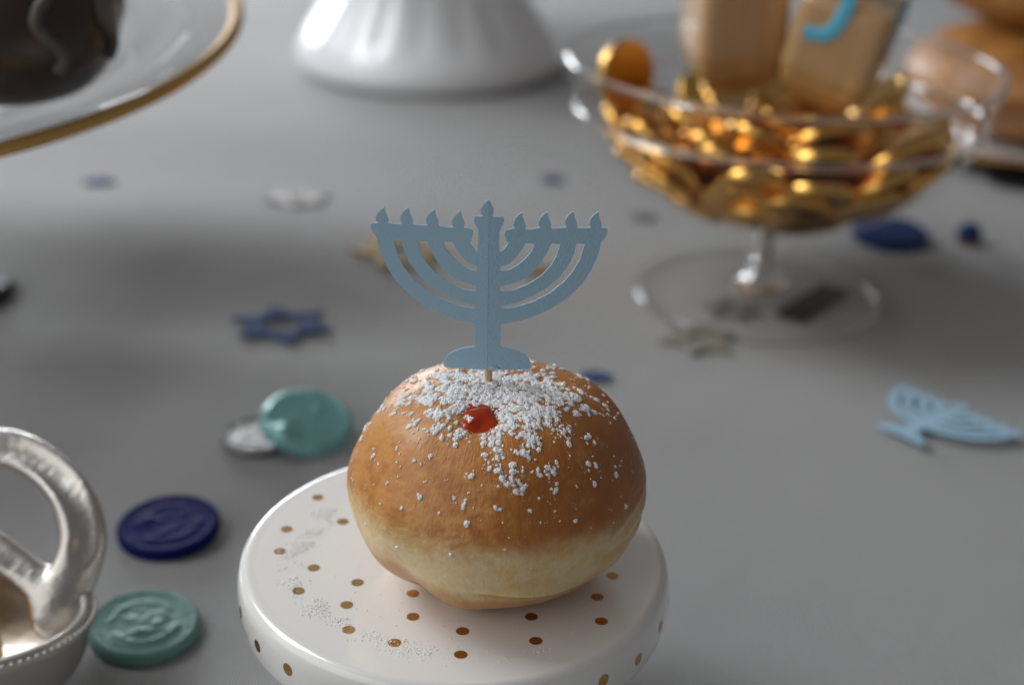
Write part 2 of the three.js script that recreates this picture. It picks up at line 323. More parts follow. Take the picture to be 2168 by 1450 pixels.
// ---------------------------------------------------------------- paper candelabrum on a pick
// outline of the left half, in its own drawing units: crease at x = 1045, foot at y = 1172 (down)
const outline = [[1045, 82], [1030, 92], [1010, 112], [996, 134], [990, 156], [996, 174], [1004, 185], [980, 187], [956, 187], [948, 203], [953, 232], [966, 250], [976, 270], [978, 330], [976, 403], [958, 397], [935, 374], [918, 347], [932, 334], [940, 312], [946, 288], [938, 268], [912, 262], [880, 261],
  [888, 240], [880, 214], [868, 188], [862, 154], [842, 168], [822, 188], [808, 212], [806, 232], [816, 255], [776, 258], [744, 252], [716, 250], [722, 232], [714, 208], [702, 184], [694, 147], [672, 162], [652, 182], [640, 206], [640, 224], [650, 245], [608, 247], [574, 243], [546, 243], [554, 226], [546, 200], [534, 176], [526, 138], [504, 152], [486, 172], [474, 194], [474, 216], [484, 237], [450, 240], [416, 238], [388, 238], [396, 220], [388, 194], [376, 170], [370, 137], [348, 150], [328, 170], [315, 192], [314, 212], [326, 234], [300, 234], [284, 240], [279, 256], [286, 280], [300, 304], [318, 322], [326, 368], [340, 420], [375, 500], [430, 590], [478, 640], [530, 688], [620, 750], [720, 801], [790, 828], [850, 845], [960, 866], [960, 1018], [920, 1022], [880, 1030], [838, 1044], [800, 1061], [768, 1092], [748, 1134], [754, 1154], [772, 1162], [900, 1168], [1045, 1172]];
const holes = [[[426, 337], [477, 337], [492, 400], [522, 470], [580, 550], [660, 620], [760, 680], [860, 726], [958, 746], [958, 770], [850, 750], [740, 710], [640, 655], [550, 580], [490, 505], [450, 430]],
  [[585, 343], [643, 343], [667, 400], [705, 465], [760, 530], [830, 580], [900, 607], [966, 621], [966, 657], [880, 645], [780, 600], [700, 545], [640, 480], [605, 420]],
  [[750, 346], [809, 346], [832, 388], [870, 440], [912, 477], [968, 498], [968, 526], [910, 515], [850, 480], [800, 435], [766, 392]]];
const SX = 3.72e-5, SY = 4.1e-5;
function candelabrumHalf(side, bend) {
  const X = (x) => (x - 1045) * SX * (side < 0 ? 1 : -1), Y = (y) => (1172 - y) * SY;
  let pts = outline;
  if (side > 0) {   // every flame leans the same way, so mirror the flames back inside the mirrored half
    pts = outline.map(([x, y], i) => [x, y]);
    const fl = (a, b) => { const xs = pts.slice(a, b + 1).map((p) => p[0]), c = xs[0] + xs[xs.length - 1], seg = pts.slice(a, b + 1).map(([x, y]) => [c - x, y]).reverse(); for (let i = a; i <= b; i++) pts[i] = seg[i - a]; };
    fl(23, 32); fl(35, 44); fl(47, 56); fl(59, 68);
    const top = [[1045, 82], [1040, 100], [1030, 120], [1016, 144], [1018, 168], [1027, 188]]; for (let i = 0; i < 6; i++) pts[i] = top[i]; pts[6] = [1024, 189];
  }
  pts = pts.map(([x, y]) => [x, y + 0.03 * (1045 - x)]);
  const sh = new THREE.Shape(pts.map(([x, y]) => new THREE.Vector2(X(x), Y(y))));
  for (const h of holes) sh.holes.push(new THREE.Path(h.map(([x, y]) => new THREE.Vector2(X(x), Y(y + 0.03 * (1045 - x))))));
  const g = new THREE.ExtrudeGeometry(sh, { depth: 0.00036, bevelEnabled: false, curveSegments: 4 });
  g.rotateY(-side * -bend); return g;
}
const candel = (bend) => { const g = mergeGeometries([candelabrumHalf(-1, bend), candelabrumHalf(1, bend)]); const uv = g.attributes.uv; for (let i = 0; i < uv.count; i++) uv.setXY(i, uv.getX(i) * 60, uv.getY(i) * 60); return g; };
const MP = [0.0074, 0.1208, -0.0045];
{
  const t = thing('paper_cake_topper', 'light blue paper menorah topper with nine flames standing in the sugared doughnut', 'cake topper', MP);
  mesh('paper_cutout', candel(0.06), M.bluePaper, t).rotation.z = 0.014;
  const pk = mesh('toothpick', new THREE.CylinderGeometry(0.00095, 0.0010, 0.040, 14), M.pick, t); pk.position.set(0.0003, 0.0085, -0.0014);
  const gl = mesh('glue_dot', lump(3, 0.2, 3).scale(0.0016, 0.0007, 0.0005), M.glue, t); gl.position.set(0.0016, 0.0006, 0.0002);
}
{
  const t = thing('paper_cake_topper', 'light blue paper menorah topper lying flat on tablecloth at right edge', 'cake topper', [0.1726, 0.0012, -0.2003]);
  const m = mesh('paper_cutout', candel(0.012), M.bluePaper, t);
  m.rotation.set(-Math.PI / 2, -0.034, 0); m.scale.set(1.08, 1.08, 1); t.rotation.y = -0.89; t.position.y = 0.0036 + clothHeight(0.19, -0.215);
}

// ---------------------------------------------------------------- coins on the cloth
function coinGeo(R, T, seed, relief = 0.0005, plain = false) {   // raised rim, beads and lumps of relief, milled edge
  const rnd = mulberry(seed), blobs = [];
  if (!plain) {
    for (let i = 0; i < 44; i++) { const a = i / 44 * 6.283; blobs.push([0.80 * Math.cos(a), 0.80 * Math.sin(a), 0.035, 0.7]); }
    for (let i = 0; i < 15; i++) { const a = 0.5 + i / 15 * 2.3; blobs.push([0.60 * Math.cos(a), 0.60 * Math.sin(a), 0.05 + 0.04 * rnd(), 0.9 + 0.4 * rnd()]); if (rnd() < 0.7) blobs.push([0.66 * Math.cos(a + 0.05), 0.66 * Math.sin(a + 0.05), 0.04, 0.8]); }
    for (let i = 0; i < 26; i++) { const a = rnd() * 6.283, q = 0.44 * Math.sqrt(rnd()); blobs.push([q * Math.cos(a), q * Math.sin(a) - 0.05, 0.05 + 0.06 * rnd(), 0.25 + 0.5 * rnd()]); }
    for (let i = 0; i < 9; i++) blobs.push([-0.36 + i * 0.09, 0.30 + 0.02 * rnd(), 0.04 + 0.015 * rnd(), 1.0]);
    for (let i = 0; i < 12; i++) { const a = 3.5 + i / 12 * 2.4; blobs.push([0.58 * Math.cos(a), 0.58 * Math.sin(a), 0.06, 0.6 + 0.5 * rnd()]); }
  }
  const h = (x, y) => { const r = Math.hypot(x, y); let z = relief * 1.5 * Math.exp(-Math.pow((r - 0.92) / 0.05, 2)) + relief * 0.5 * N(x * 4 + seed, y * 4, 1); for (const [bx, by, s, k] of blobs) { const d = (x - bx) * (x - bx) + (y - by) * (y - by); if (d < s * s * 6) z += relief * 1.4 * k * Math.exp(-d / (s * s)); } return z; };
  const nu = 180, prof = []; for (let i = 0; i <= 44; i++) prof.push(['t', i / 44 * 0.955]);
  prof.push(['e', 0.985, 0.96], ['e', 1, 0.86], ['e', 1.004, 0.6], ['e', 1.004, 0.35], ['e', 0.995, 0.1], ['e', 0.97, 0.0], ['e', 0.0, 0.0]);
  const nv = prof.length - 1;
  const g = grid(nu, nv, (u, v) => { const a = -u * 2 * Math.PI, q = prof[Math.round(v * nv)], mill = q[0] === 'e' && q[2] > 0.05 && q[2] < 0.95 ? 0.006 * Math.sin(u * 2 * Math.PI * 60) : 0, r = q[1] + mill, x = r * Math.cos(a), y = r * Math.sin(a); return V(x * R, q[0] === 't' ? T + h(x, y) * (q[1] > 0.94 ? 0.6 : 1) : T * q[2], y * R); });
  weldSeam(g, nu, nv); return g;
}
function fixFaces(g) { g.computeBoundingBox(); const n = g.attributes.normal; if (n.getY(0) < 0) { const i = g.index.array; for (let k = 0; k < i.length; k += 3) { const t = i[k + 1]; i[k + 1] = i[k + 2]; i[k + 2] = t; } g.computeVertexNormals(); } return g; }
{
  const a = single('chocolate_coin', 'dark indigo chocolate coin with raised rim lying left of dotted stand', 'coin', fixFaces(coinGeo(0.0178, 0.0042, 3, 0.00022)), M.indigo, [-0.1053, 0.0012 + clothHeight(-0.1053, -0.1118), -0.1118]); a.rotation.set(0.03, 0.6, 0.05);
  const b = single('chocolate_coin', 'sea green embossed chocolate coin beside the silver dish at bottom left', 'coin', fixFaces(coinGeo(0.0172, 0.0042, 5, 0.00052)), M.teal, [-0.0995, 0.0010 + clothHeight(-0.0995, -0.0535), -0.0535]); b.rotation.set(0.05, 0.35, -0.03);
  const c = single('chocolate_coin', 'deep blue chocolate coin on tablecloth right of the compote foot', 'coin', fixFaces(coinGeo(0.0215, 0.0052, 8, 0.0003)), M.blueCoin, [0.2245, 0.0012 + clothHeight(0.2245, -0.444), -0.4440]); c.rotation.set(0.02, 1.1, 0);
  const d = single('chocolate_coin', 'navy chocolate coin cut off by the left edge of picture', 'coin', fixFaces(coinGeo(0.021, 0.0062, 9, 0.0003)), M.navy, [-0.2490, 0.0010 + clothHeight(-0.2490, -0.3111), -0.3111]);
  const e = single('silver_coin', 'pale silver coin half hidden under the crumpled teal foil coin', 'coin', fixFaces(coinGeo(0.0150, 0.0026, 12, 0.0006, true)), M.silverFoil, [-0.0862, 0.0010 + clothHeight(-0.0862, -0.183), -0.1830]);
  // crumpled teal foil coin, leaning on the silver one
  const R = 0.0186, nu = 160, nv = 90;
  const f = grid(nu, nv, (u, v) => {
    const an = -u * 2 * Math.PI, ca = Math.cos(an), sa = Math.sin(an), t = v * Math.PI, rr = Math.pow(Math.sin(t), 0.30) * R * (1 + 0.018 * N(ca * 2, 4, sa * 2) + 0.006 * Math.sin(an * 40) * sstep(0.7, 1, Math.sin(t))), x = rr * ca, z = rr * sa;
    let y = Math.sign(Math.cos(t)) * Math.pow(Math.abs(Math.cos(t)), 0.75) * 0.0030; const k = y > 0 ? 1 : 0.2;
    y += k * (0.00055 * N(x * 110, 7, z * 110) + 0.0004 * Math.abs(N(x * 260 + 3, 1, z * 260)) + 0.0007 * Math.exp(-Math.pow((Math.hypot(x, z) - 0.0160) / 0.0012, 2)) + 0.0008 * sstep(0.2, 0.8, Math.sin((x * 0.6 + z) * 330 + 2)) * Math.exp(-(x * x + z * z) / 0.0001));
    y += k * 0.0034 * Math.exp(-(Math.pow((x + 0.0105) / 0.0060, 2) + Math.pow((z - 0.0100) / 0.0050, 2)));
    return V(x, y, z);
  });
  weldSeam(f, nu, nv);
  const o = single('foil_coin', 'crumpled shiny teal foil chocolate coin tilted on a silver coin', 'coin', fixFaces(f), M.tealFoil, [-0.0668, 0.0090 + clothHeight(-0.0668, -0.183), -0.1830]); o.rotation.set(0.27, 0.2, -0.14);
}

// ---------------------------------------------------------------- confetti
function starGeo(R, hole, T = 0.0012) {
  const s = new THREE.Shape(); for (let i = 0; i < 12; i++) { const a = i * Math.PI / 6, r = i % 2 ? R * 0.577 : R; s[i ? 'lineTo' : 'moveTo'](r * Math.cos(a), r * Math.sin(a)); }
  if (hole) { const h = new THREE.Path(); for (let i = 0; i < 6; i++) { const a = Math.PI / 6 + i * Math.PI / 3; h[i ? 'lineTo' : 'moveTo'](hole * R * Math.cos(a), hole * R * Math.sin(a)); } s.holes.push(h); }
  const g = new THREE.ExtrudeGeometry(s, { depth: T, bevelEnabled: true, bevelThickness: 0.0002, bevelSize: 0.0003, bevelSegments: 2 });
  g.rotateX(-Math.PI / 2); return g;
}
const confetti = 'star confetti scattered on the tablecloth';
function star(label, mat, x, z, R, hole, turn, lift = 0.0006) {   // laid along the slope of the cloth
  const m = single('confetti_star', label, 'confetti', starGeo(R, hole), mat, [0, 0, 0], confetti), e = R * 0.8, h = (a, b) => clothHeight(x + a, z + b);
  const n = V(-(h(e, 0) - h(-e, 0)) / (2 * e), 1, -(h(0, e) - h(0, -e)) / (2 * e)).normalize(), top = Math.max(h(0, 0), (h(e, 0) + h(-e, 0)) / 2, (h(0, e) + h(0, -e)) / 2);
  m.position.set(x, top + lift, z); m.quaternion.setFromUnitVectors(V(0, 1, 0), n).multiply(new THREE.Quaternion().setFromAxisAngle(V(0, 1, 0), turn)); return m;
}
star('blue felt six pointed star with open centre on cloth left of topper', M.felt, -0.0938, -0.2871, 0.0245, 0.45, -0.2, 0.0012);
star('gold open star lying behind the left arms of the topper', M.goldGlitter, -0.0475, -0.3846, 0.0265, 0.42, 0.2, 0.001);
star('grey open star far back on cloth between plate and topper', M.greyConfetti, -0.1144, -0.4670, 0.0200, 0.30, 0.5);
star('olive grey star half under the front of compote foot', M.oliveConfetti, 0.1010, -0.2945, 0.0195, 0.30, 0.25);
star('pale grey star seen through the glass compote foot', M.greyConfetti, 0.1215, -0.3330, 0.0150, 0.36, -0.3);
star('small mid blue star near the gold rimmed glass plate', M.felt, -0.2332, -0.4827, 0.0095, 0, 0.1);
star('tiny blue star behind topper beside the white fluted stand', M.felt, 0.0350, -0.5300, 0.0072, 0, 0.4);
star('small dark blue star just behind the right shoulder of doughnut', M.felt, 0.0508, -0.2469, 0.0074, 0, 0.2);
star('small grey star on cloth left of the compote stem', M.greyConfetti, 0.0869, -0.4663, 0.0080, 0, 0.7);
star('brownish star showing between the right arms of topper', M.goldGlitter, 0.0234, -0.3763, 0.0095, 0, 0.3);
{
  const b = thing('foil_bead', 'small dark blue bead with bronze lower half right of blue coin', 'bead', [0.2691, 0, -0.4430]);
  mesh('bead_top', new THREE.SphereGeometry(0.0072, 32, 16, 0, Math.PI * 2, 0, Math.PI * 0.55).translate(0, 0.0052, 0), M.blueCoin, b);
  mesh('bead_base', new THREE.SphereGeometry(0.00725, 32, 16, 0, Math.PI * 2, Math.PI * 0.55, Math.PI * 0.32).translate(0, 0.0052, 0), std({ color: rgb(0.35, 0.15, 0.05), metalness: 0.8, roughness: 0.4 }), b);
  const k = single('dark_reflection_strip', 'black strip standing in for a dark reflection in the glass compote foot', 'confetti', new RoundedBoxGeometry(0.052, 0.0012, 0.0155, 2, 0.0005), M.black, [0.1633, 0.0014, -0.3440]); k.rotation.y = 0.93;  // the black strip takes the place of a dark reflection in the foot
}

// ---------------------------------------------------------------- glass compote with coins and dreidels
const BC = [0.1366, 0, -0.3526];
const bowlOut = [[0.0060, 0.0405], [0.018, 0.0412], [0.038, 0.0450], [0.060, 0.0545], [0.0795, 0.0680], [0.0920, 0.0840], [0.0978, 0.0975], [0.1005, 0.1080], [0.1030, 0.1205]];
const innerR = (y) => { for (let i = 1; i < bowlOut.length; i++) if (y < bowlOut[i][1]) { const [a, b] = [bowlOut[i - 1], bowlOut[i]]; return a[0] + (b[0] - a[0]) * (y - a[1]) / (b[1] - a[1]); } return 0.103; };
{
  const t = thing('glass_compote', 'clear glass footed compote full of gold coins and two dreidels', 'compote', BC);
  mesh('bowl', lathe(bowlOut, 160, 120), M.thinGlass, t);
  const rim = new THREE.TorusGeometry(0.1018, 0.0015, 12, 180); rim.rotateX(Math.PI / 2); rim.translate(0, 0.1208, 0); mesh('rim', rim, M.glass, t);
  const ring = new THREE.TorusGeometry(0.0974, 0.0012, 12, 180); ring.rotateX(Math.PI / 2); ring.scale(1, 1.3, 1); ring.translate(0, 0.0985, 0); mesh('raised_band', ring, M.glass, t);
  mesh('stem', lathe([[0.0001, 0.0420], [0.013, 0.0408], [0.0080, 0.0385], [0.0060, 0.0350], [0.0055, 0.0300], [0.0056, 0.0210], [0.0068, 0.0130], [0.0105, 0.0090], [0.0150, 0.0074], [0.0001, 0.0068]], 64, 90), M.glass, t);
  mesh('foot', lathe([[0.0080, 0.0100], [0.0155, 0.0072], [0.034, 0.0052], [0.052, 0.0036], [0.0600, 0.0030]], 160, 60), M.thinGlass, t);
  const fr = new THREE.TorusGeometry(0.0600, 0.0017, 12, 160); fr.rotateX(Math.PI / 2); fr.translate(0, 0.0024, 0); mesh('foot_rim', fr, M.glass, t);
}
{
  const proto = lathe([[0.0001, 0.0019], [0.0110, 0.0019], [0.0122, 0.0023], [0.0140, 0.0023], [0.0150, 0.0016], [0.0152, 0], [0.0150, -0.0016], [0.0140, -0.0023], [0.0122, -0.0023], [0.0110, -0.0019], [0.0001, -0.0019]], 40);
  const group = 'gold coins heaped in the compote';
  const heap = 'gold foil chocolate coin lying in the heap at the bottom of glass compote';
  const first = single('gold_coin', heap, 'coin', proto, M.goldFoil, [0, 0, 0], group);
  const R = mulberry(21); let used = false; const up = V(0, 1, 0);
  const placeCoin = (x, y, z, n, s = 1, label) => {
    const c = used ? copy(first, label ?? heap, label ? undefined : group) : first; used = true;
    c.position.set(BC[0] + x, y, BC[2] + z); c.quaternion.setFromUnitVectors(up, n.normalize()); c.scale.setScalar(s * 1.14); return c;
  };
  for (const [y, n, rr, lean] of [[0.0525, 6, 0.032, 0.30], [0.0505, 2, 0.010, 0.1], [0.0605, 10, 0.050, 0.5], [0.0590, 4, 0.020, 0.2], [0.0690, 12, 0.063, 0.7], [0.0670, 6, 0.034, 0.3], [0.0785, 13, 0.072, 0.9], [0.0760, 7, 0.038, 0.35], [0.0750, 3, 0.014, 0.3], [0.0880, 9, 0.067, 0.8], [0.0850, 7, 0.040, 0.45], [0.0840, 4, 0.018, 0.3], [0.0935, 6, 0.040, 0.6], [0.0925, 3, 0.016, 0.4]]) {
    for (let k = 0; k < n; k++) {
      const a = (k + R() * 0.5) / n * 6.283 + y * 300, x = rr * Math.cos(a), z = rr * Math.sin(a);
      placeCoin(x, y + (R() - 0.5) * 0.004, z, V(-Math.cos(a) * lean + (R() - 0.5) * 0.5, 1, -Math.sin(a) * lean + (R() - 0.5) * 0.5));
    }
  }
  placeCoin(-0.074, 0.1120, 0.004, V(0.62, 0.12, 0.75), 0.98, 'gold coin standing on edge against the left wall of compote');
  placeCoin(0.044, 0.1080, 0.016, V(-0.62, 0.74, 0.06), 0.9, 'gold coin leaning up beside the right hand dreidel');
  placeCoin(0.052, 0.0800, 0.044, V(0.55, -0.50, 0.72), 1.45, 'large dull gold coin pressed against the lower right wall of compote');
  placeCoin(0.004, 0.1010, 0.022, V(0.25, 0.95, 0.30), 1.0, 'bright gold coin on top of heap in front of the dreidels');
}
function dreidel(label, pos, euler, letters) {
  const t = thing('dreidel', label, 'dreidel', pos); t.rotation.set(...euler);
  const w = 0.0215, body = [[0.0001, 0], [0.007, 0.0015], [0.0145, 0.0065], [0.0195, 0.0135], [w, 0.022], [w, 0.052], [0.0195, 0.0555], [0.010, 0.057], [0.0001, 0.057]];
  // square section with rounded corners, drawn in to a point below
  const g = grid(96, 60, (u, v) => { const k = v * (body.length - 1), i = Math.min(body.length - 2, Math.floor(k)), f = k - i, r = lerp(body[i][0], body[i + 1][0], f), y = lerp(body[i][1], body[i + 1][1], f), a = -u * 2 * Math.PI, c = Math.cos(a), s = Math.sin(a), q = 1 / Math.pow(Math.pow(Math.abs(c), 7) + Math.pow(Math.abs(s), 7), 1 / 7); return V(r * q * c, y, r * q * s); });
  weldSeam(g, 96, 60);
  const n = g.attributes.normal, p = g.attributes.position, m = 36 * 97; if (n.getX(m) * p.getX(m) + n.getZ(m) * p.getZ(m) < 0) { const i = g.index.array; for (let k = 0; k < i.length; k += 3) { const q = i[k + 1]; i[k + 1] = i[k + 2]; i[k + 2] = q; } g.computeVertexNormals(); weldSeam(g, 96, 60); }
  mesh('body', g, M.wood, t);
  mesh('handle', new THREE.CylinderGeometry(0.0052, 0.0056, 0.022, 24).translate(0, 0.067, 0), M.wood, t);
  for (const turn of letters) {   // the letter nun: hooked top, upright, foot to the left
    const c = new THREE.CatmullRomCurve3([V(-0.0050, 0.0480, 0), V(0.0005, 0.0488, 0), V(0.0036, 0.0462, 0), V(0.0036, 0.040, 0), V(0.0022, 0.0335, 0), V(-0.0010, 0.0300, 0), V(-0.0075, 0.0290, 0)]);
    const l = new THREE.TubeGeometry(c, 60, 0.0028, 10); l.scale(1.25, 1.2, 0.25); l.translate(-0.005, 0.004, 0.0217); l.rotateY(turn); mesh('letter', l, M.letterBlue, t);
  }
}
dreidel('tan wooden dreidel standing upright at left in the compote coins', [0.1128, 0.1040, -0.3560], [0.05, 0.18, 0.02], [Math.PI]);
dreidel('tan wooden dreidel with blue letter leaning right in the compote', [0.1520, 0.1040, -0.3350], [0.10, -0.42, -0.20], [0, Math.PI / 2]);

// ---------------------------------------------------------------- silver dish with loop handle
{
  const t = thing('silver_dish', 'hammered silver dish with open loop handle at bottom left corner', 'dish', [-0.1440, 0, -0.0185], 0.10);
  const bowl = lathe([[0.0001, 0.0075], [0.018, 0.0080], [0.0285, 0.0135], [0.0335, 0.0225], [0.0352, 0.0300], [0.0368, 0.0315], [0.0388, 0.0314], [0.0398, 0.0300], [0.0388, 0.0250], [0.0355, 0.0150], [0.0290, 0.0068], [0.0200, 0.0035], [0.0150, 0.0008], [0.0001, 0.0008]], 128, 160);
  bowl.scale(1, 1, 0.70); mesh('bowl', bowl, M.silver, t);
  const beads = []; for (let k = 0; k < 96; k++) { const a = k / 96 * 6.283; beads.push(new THREE.SphereGeometry(0.00085, 8, 6).scale(1, 0.8, 1).translate(0.0399 * Math.cos(a), 0.0302, 0.0399 * 0.70 * Math.sin(a))); }
  mesh('beaded_edge', mergeGeometries(beads), M.silver, t).userData.kind = 'stuff';
  // the loop: a closed band whose two ends meet on the rim
  const W = [[-0.1185, 0.0235, -0.0275], [-0.1155, 0.0300, -0.0305], [-0.1125, 0.0360, -0.0365], [-0.1118, 0.0425, -0.0430], [-0.1160, 0.0500, -0.0505], [-0.1270, 0.0560, -0.0600], [-0.1395, 0.0595, -0.0645], [-0.1510, 0.0590, -0.0625], [-0.1555, 0.0535, -0.0540], [-0.1500, 0.0470, -0.0460], [-0.1370, 0.0400, -0.0385], [-0.1265, 0.0345, -0.0345], [-0.1190, 0.0300, -0.0312], [-0.1150, 0.0255, -0.0290]].map(([x, y, z]) => V(x, y, z).sub(t.position).applyAxisAngle(V(0, 1, 0), -0.10));
  const nrm = V(0.25, 0.62, 0.74).normalize(), c = new THREE.CatmullRomCurve3(W, false, 'centripetal'), path = [];   // the band's face looks up and forward
  for (let i = 0; i <= 44; i++) { const v = i / 44, end = Math.min(v, 1 - v); path.push([c.getPoint(v), 0.92 * lerp(0.0062, lerp(0.0058, 0.0044, sstep(0.25, 0.8, v)), sstep(0, 0.16, end)), sstep(0.06, 0.2, end)]); }
  const squash = (p) => p.clone().addScaledVector(nrm, p.dot(nrm) * 0.75), S = path.map(([p, r, k]) => [squash(p), r, k, squash(p.clone().addScaledVector(nrm, 0.0052))]);
  const lo = V(9, 9, 9), hi = V(-9, -9, -9); for (const [p] of path) { lo.min(p); hi.max(p); } const mid = lo.clone().add(hi).multiplyScalar(0.5), half = Math.max(hi.x - lo.x, hi.y - lo.y, hi.z - lo.z) / 2 + 0.012;
  const RES = 104, mc = new MarchingCubes(RES, M.silver, false, false, 400000); mc.isolation = 0;
  const seg = (p, A, B) => { const ab = V().subVectors(B, A), t = Math.min(1, Math.max(0, V().subVectors(p, A).dot(ab) / Math.max(ab.lengthSq(), 1e-12))); return [p.distanceTo(A.clone().addScaledVector(ab, t)), t]; };
  for (let k = 0; k < RES; k++) for (let j = 0; j < RES; j++) for (let i = 0; i < RES; i++) {
    const w = V((i - RES / 2) / (RES / 2), (j - RES / 2) / (RES / 2), (k - RES / 2) / (RES / 2)).multiplyScalar(half).add(mid), q = squash(w);
    let d = 1, ch = 1;
    let near = 1; for (const [A] of S) near = Math.min(near, q.distanceToSquared(A));
    if (near < 0.016 * 0.016) {
      let acc = 0; const kk = 900;
      for (let n = 0; n < S.length - 1; n++) { const [A, ra, ka, ca] = S[n], [B, rb, kb, cb] = S[n + 1], [e, t] = seg(q, A, B); acc += Math.exp(-kk * (e - lerp(ra, rb, t))); const [e2, t2] = seg(q, ca, cb); ch = Math.min(ch, e2 - (0.0035 + 0.0018 * lerp(ra, rb, t2) / 0.0058) * lerp(ka, kb, t2) + 0.02 * (1 - lerp(ka, kb, t2))); }
      d = -Math.log(acc) / kk; const h = Math.max(0, 0.0016 - Math.abs(d + ch)) / 0.0016; d = Math.max(d, -ch) + h * h * 0.0016 / 4;
    }
    mc.field[k * RES * RES + j * RES + i] = -d;
  }
  mc.update();
  const cnt = mc.count, hg = new THREE.BufferGeometry(), hp = new Float32Array(mc.positionArray.slice(0, cnt * 3)); for (let i = 0; i < cnt; i++) { hp[i * 3] = hp[i * 3] * half + mid.x; hp[i * 3 + 1] = hp[i * 3 + 1] * half + mid.y; hp[i * 3 + 2] = hp[i * 3 + 2] * half + mid.z; }
  hg.setAttribute('position', new THREE.BufferAttribute(hp, 3)); let hm = mergeVertices(hg, 2e-5); hm.computeVertexNormals();
  { const p = hm.attributes.position, uv = new Float32Array(p.count * 2); for (let i = 0; i < p.count; i++) { uv[i * 2] = (p.getX(i) + p.getZ(i) * 0.6) * 22; uv[i * 2 + 1] = (p.getY(i) - p.getZ(i) * 0.4) * 22; } hm.setAttribute('uv', new THREE.BufferAttribute(uv, 2)); }
  mesh('loop_handle', hm, M.silver, t);
  const c2 = copy(scene.getObjectByName('gold_coin'), 'gold coin lying inside the silver dish at bottom left'); delete c2.userData.group;
  c2.position.set(-0.1490, 0.0150, -0.0185); c2.quaternion.setFromEuler(new THREE.Euler(0.85, 0, -0.5));
}

// ---------------------------------------------------------------- glass plate on a stand with a chocolate doughnut, top left
{
  const t = thing('glass_plate', 'clear ridged glass cake plate with thick gold rim at top left', 'plate', [-0.276, 0.141, -0.256]);
  const tilt = new THREE.Group();
  const R = 0.171, top = [], n = 120;
  for (let i = 0; i <= n; i++) { const r = R * i / n, w = r > 0.03 && r < 0.155 ? 0.00110 * Math.sin(r * 2 * Math.PI / 0.017) * (1 + 0.6 * Math.sin(r * 170)) : 0; top.push([Math.max(r, 0.0001), w + 0.007 * Math.pow(r / R, 8)]); }
  const prof = top.concat([[R, 0.0035], [0.150, -0.0035], [0.06, -0.0052], [0.0001, -0.0055]]);
  const inc = new THREE.Euler(0.0997, 0, 0);
  const pl = mesh('plate', lathe(prof, 200), M.plateGlass, t); pl.rotation.copy(inc);
  const rim = new THREE.TorusGeometry(R + 0.0002, 0.0030, 14, 260); rim.rotateX(Math.PI / 2); rim.scale(1, 0.9, 1); rim.translate(0, 0.0042, 0); const rm = mesh('gold_rim', rim, M.goldRim, t); rm.rotation.copy(inc);
  mesh('pedestal', lathe([[0.0001, -0.0072], [0.030, -0.0072], [0.016, -0.022], [0.010, -0.050], [0.011, -0.095], [0.020, -0.122], [0.040, -0.134], [0.050, -0.1380], [0.051, -0.1405], [0.0001, -0.1405]], 72, 100), M.glass, t);
}
{
  const d = thing('chocolate_doughnut', 'dark chocolate glazed doughnut in view at top left, at near right of the glass plate', 'doughnut', [-0.1705, 0.1335, -0.193]);
  const g = grid(120, 60, (u, v) => { const a = -u * 2 * Math.PI, t = v * Math.PI, r = 0.038 * Math.pow(Math.sin(t), 0.75) * (1 + 0.03 * N(Math.cos(a) * 2, v * 4, Math.sin(a) * 2)), y = 0.030 + 0.030 * Math.cos(t); return V(r * Math.cos(a), y, r * Math.sin(a)); });
  weldSeam(g, 120, 60); mesh('body', fixFaces(g), M.chocolate, d);
  for (let k = 0; k < 9; k++) {
    const a0 = k * 0.70 + 0.2, pts = []; for (let i = 0; i <= 12; i++) { const t = 0.25 + i / 12 * 1.75, a = a0 + 0.12 * Math.sin(i), r = 0.0384 * Math.pow(Math.sin(t), 0.75); pts.push(V(r * Math.cos(a), 0.030 + 0.0304 * Math.cos(t), r * Math.sin(a))); }
    mesh('icing_drizzle', new THREE.TubeGeometry(new THREE.CatmullRomCurve3(pts), 40, 0.0022, 8), M.icing, d);
  }
  const shadeDoughnuts = [[-0.268, -0.145], [-0.262, -0.224], [-0.265, -0.302], [-0.262, -0.380], [-0.186, -0.362], [-0.340, -0.350], [-0.345, -0.262], [-0.342, -0.182]], where = ['nearest the front rim', 'second along the outer side', 'at the middle', 'nearest the far rim', 'at the far right', 'at the outer left back', 'at the outer left', 'at the outer left front'];  // more doughnuts, added out of view to throw shade on the cloth at left
  shadeDoughnuts.forEach((p, k) => { const c = copy(d, 'chocolate doughnut ' + where[k] + ' of the gold rimmed plate, added out of frame to shade the cloth'); c.position.set(p[0], 0.139 - 0.1 * (p[1] + 0.256), p[1]); c.rotation.y = 1.3 * k; });
}

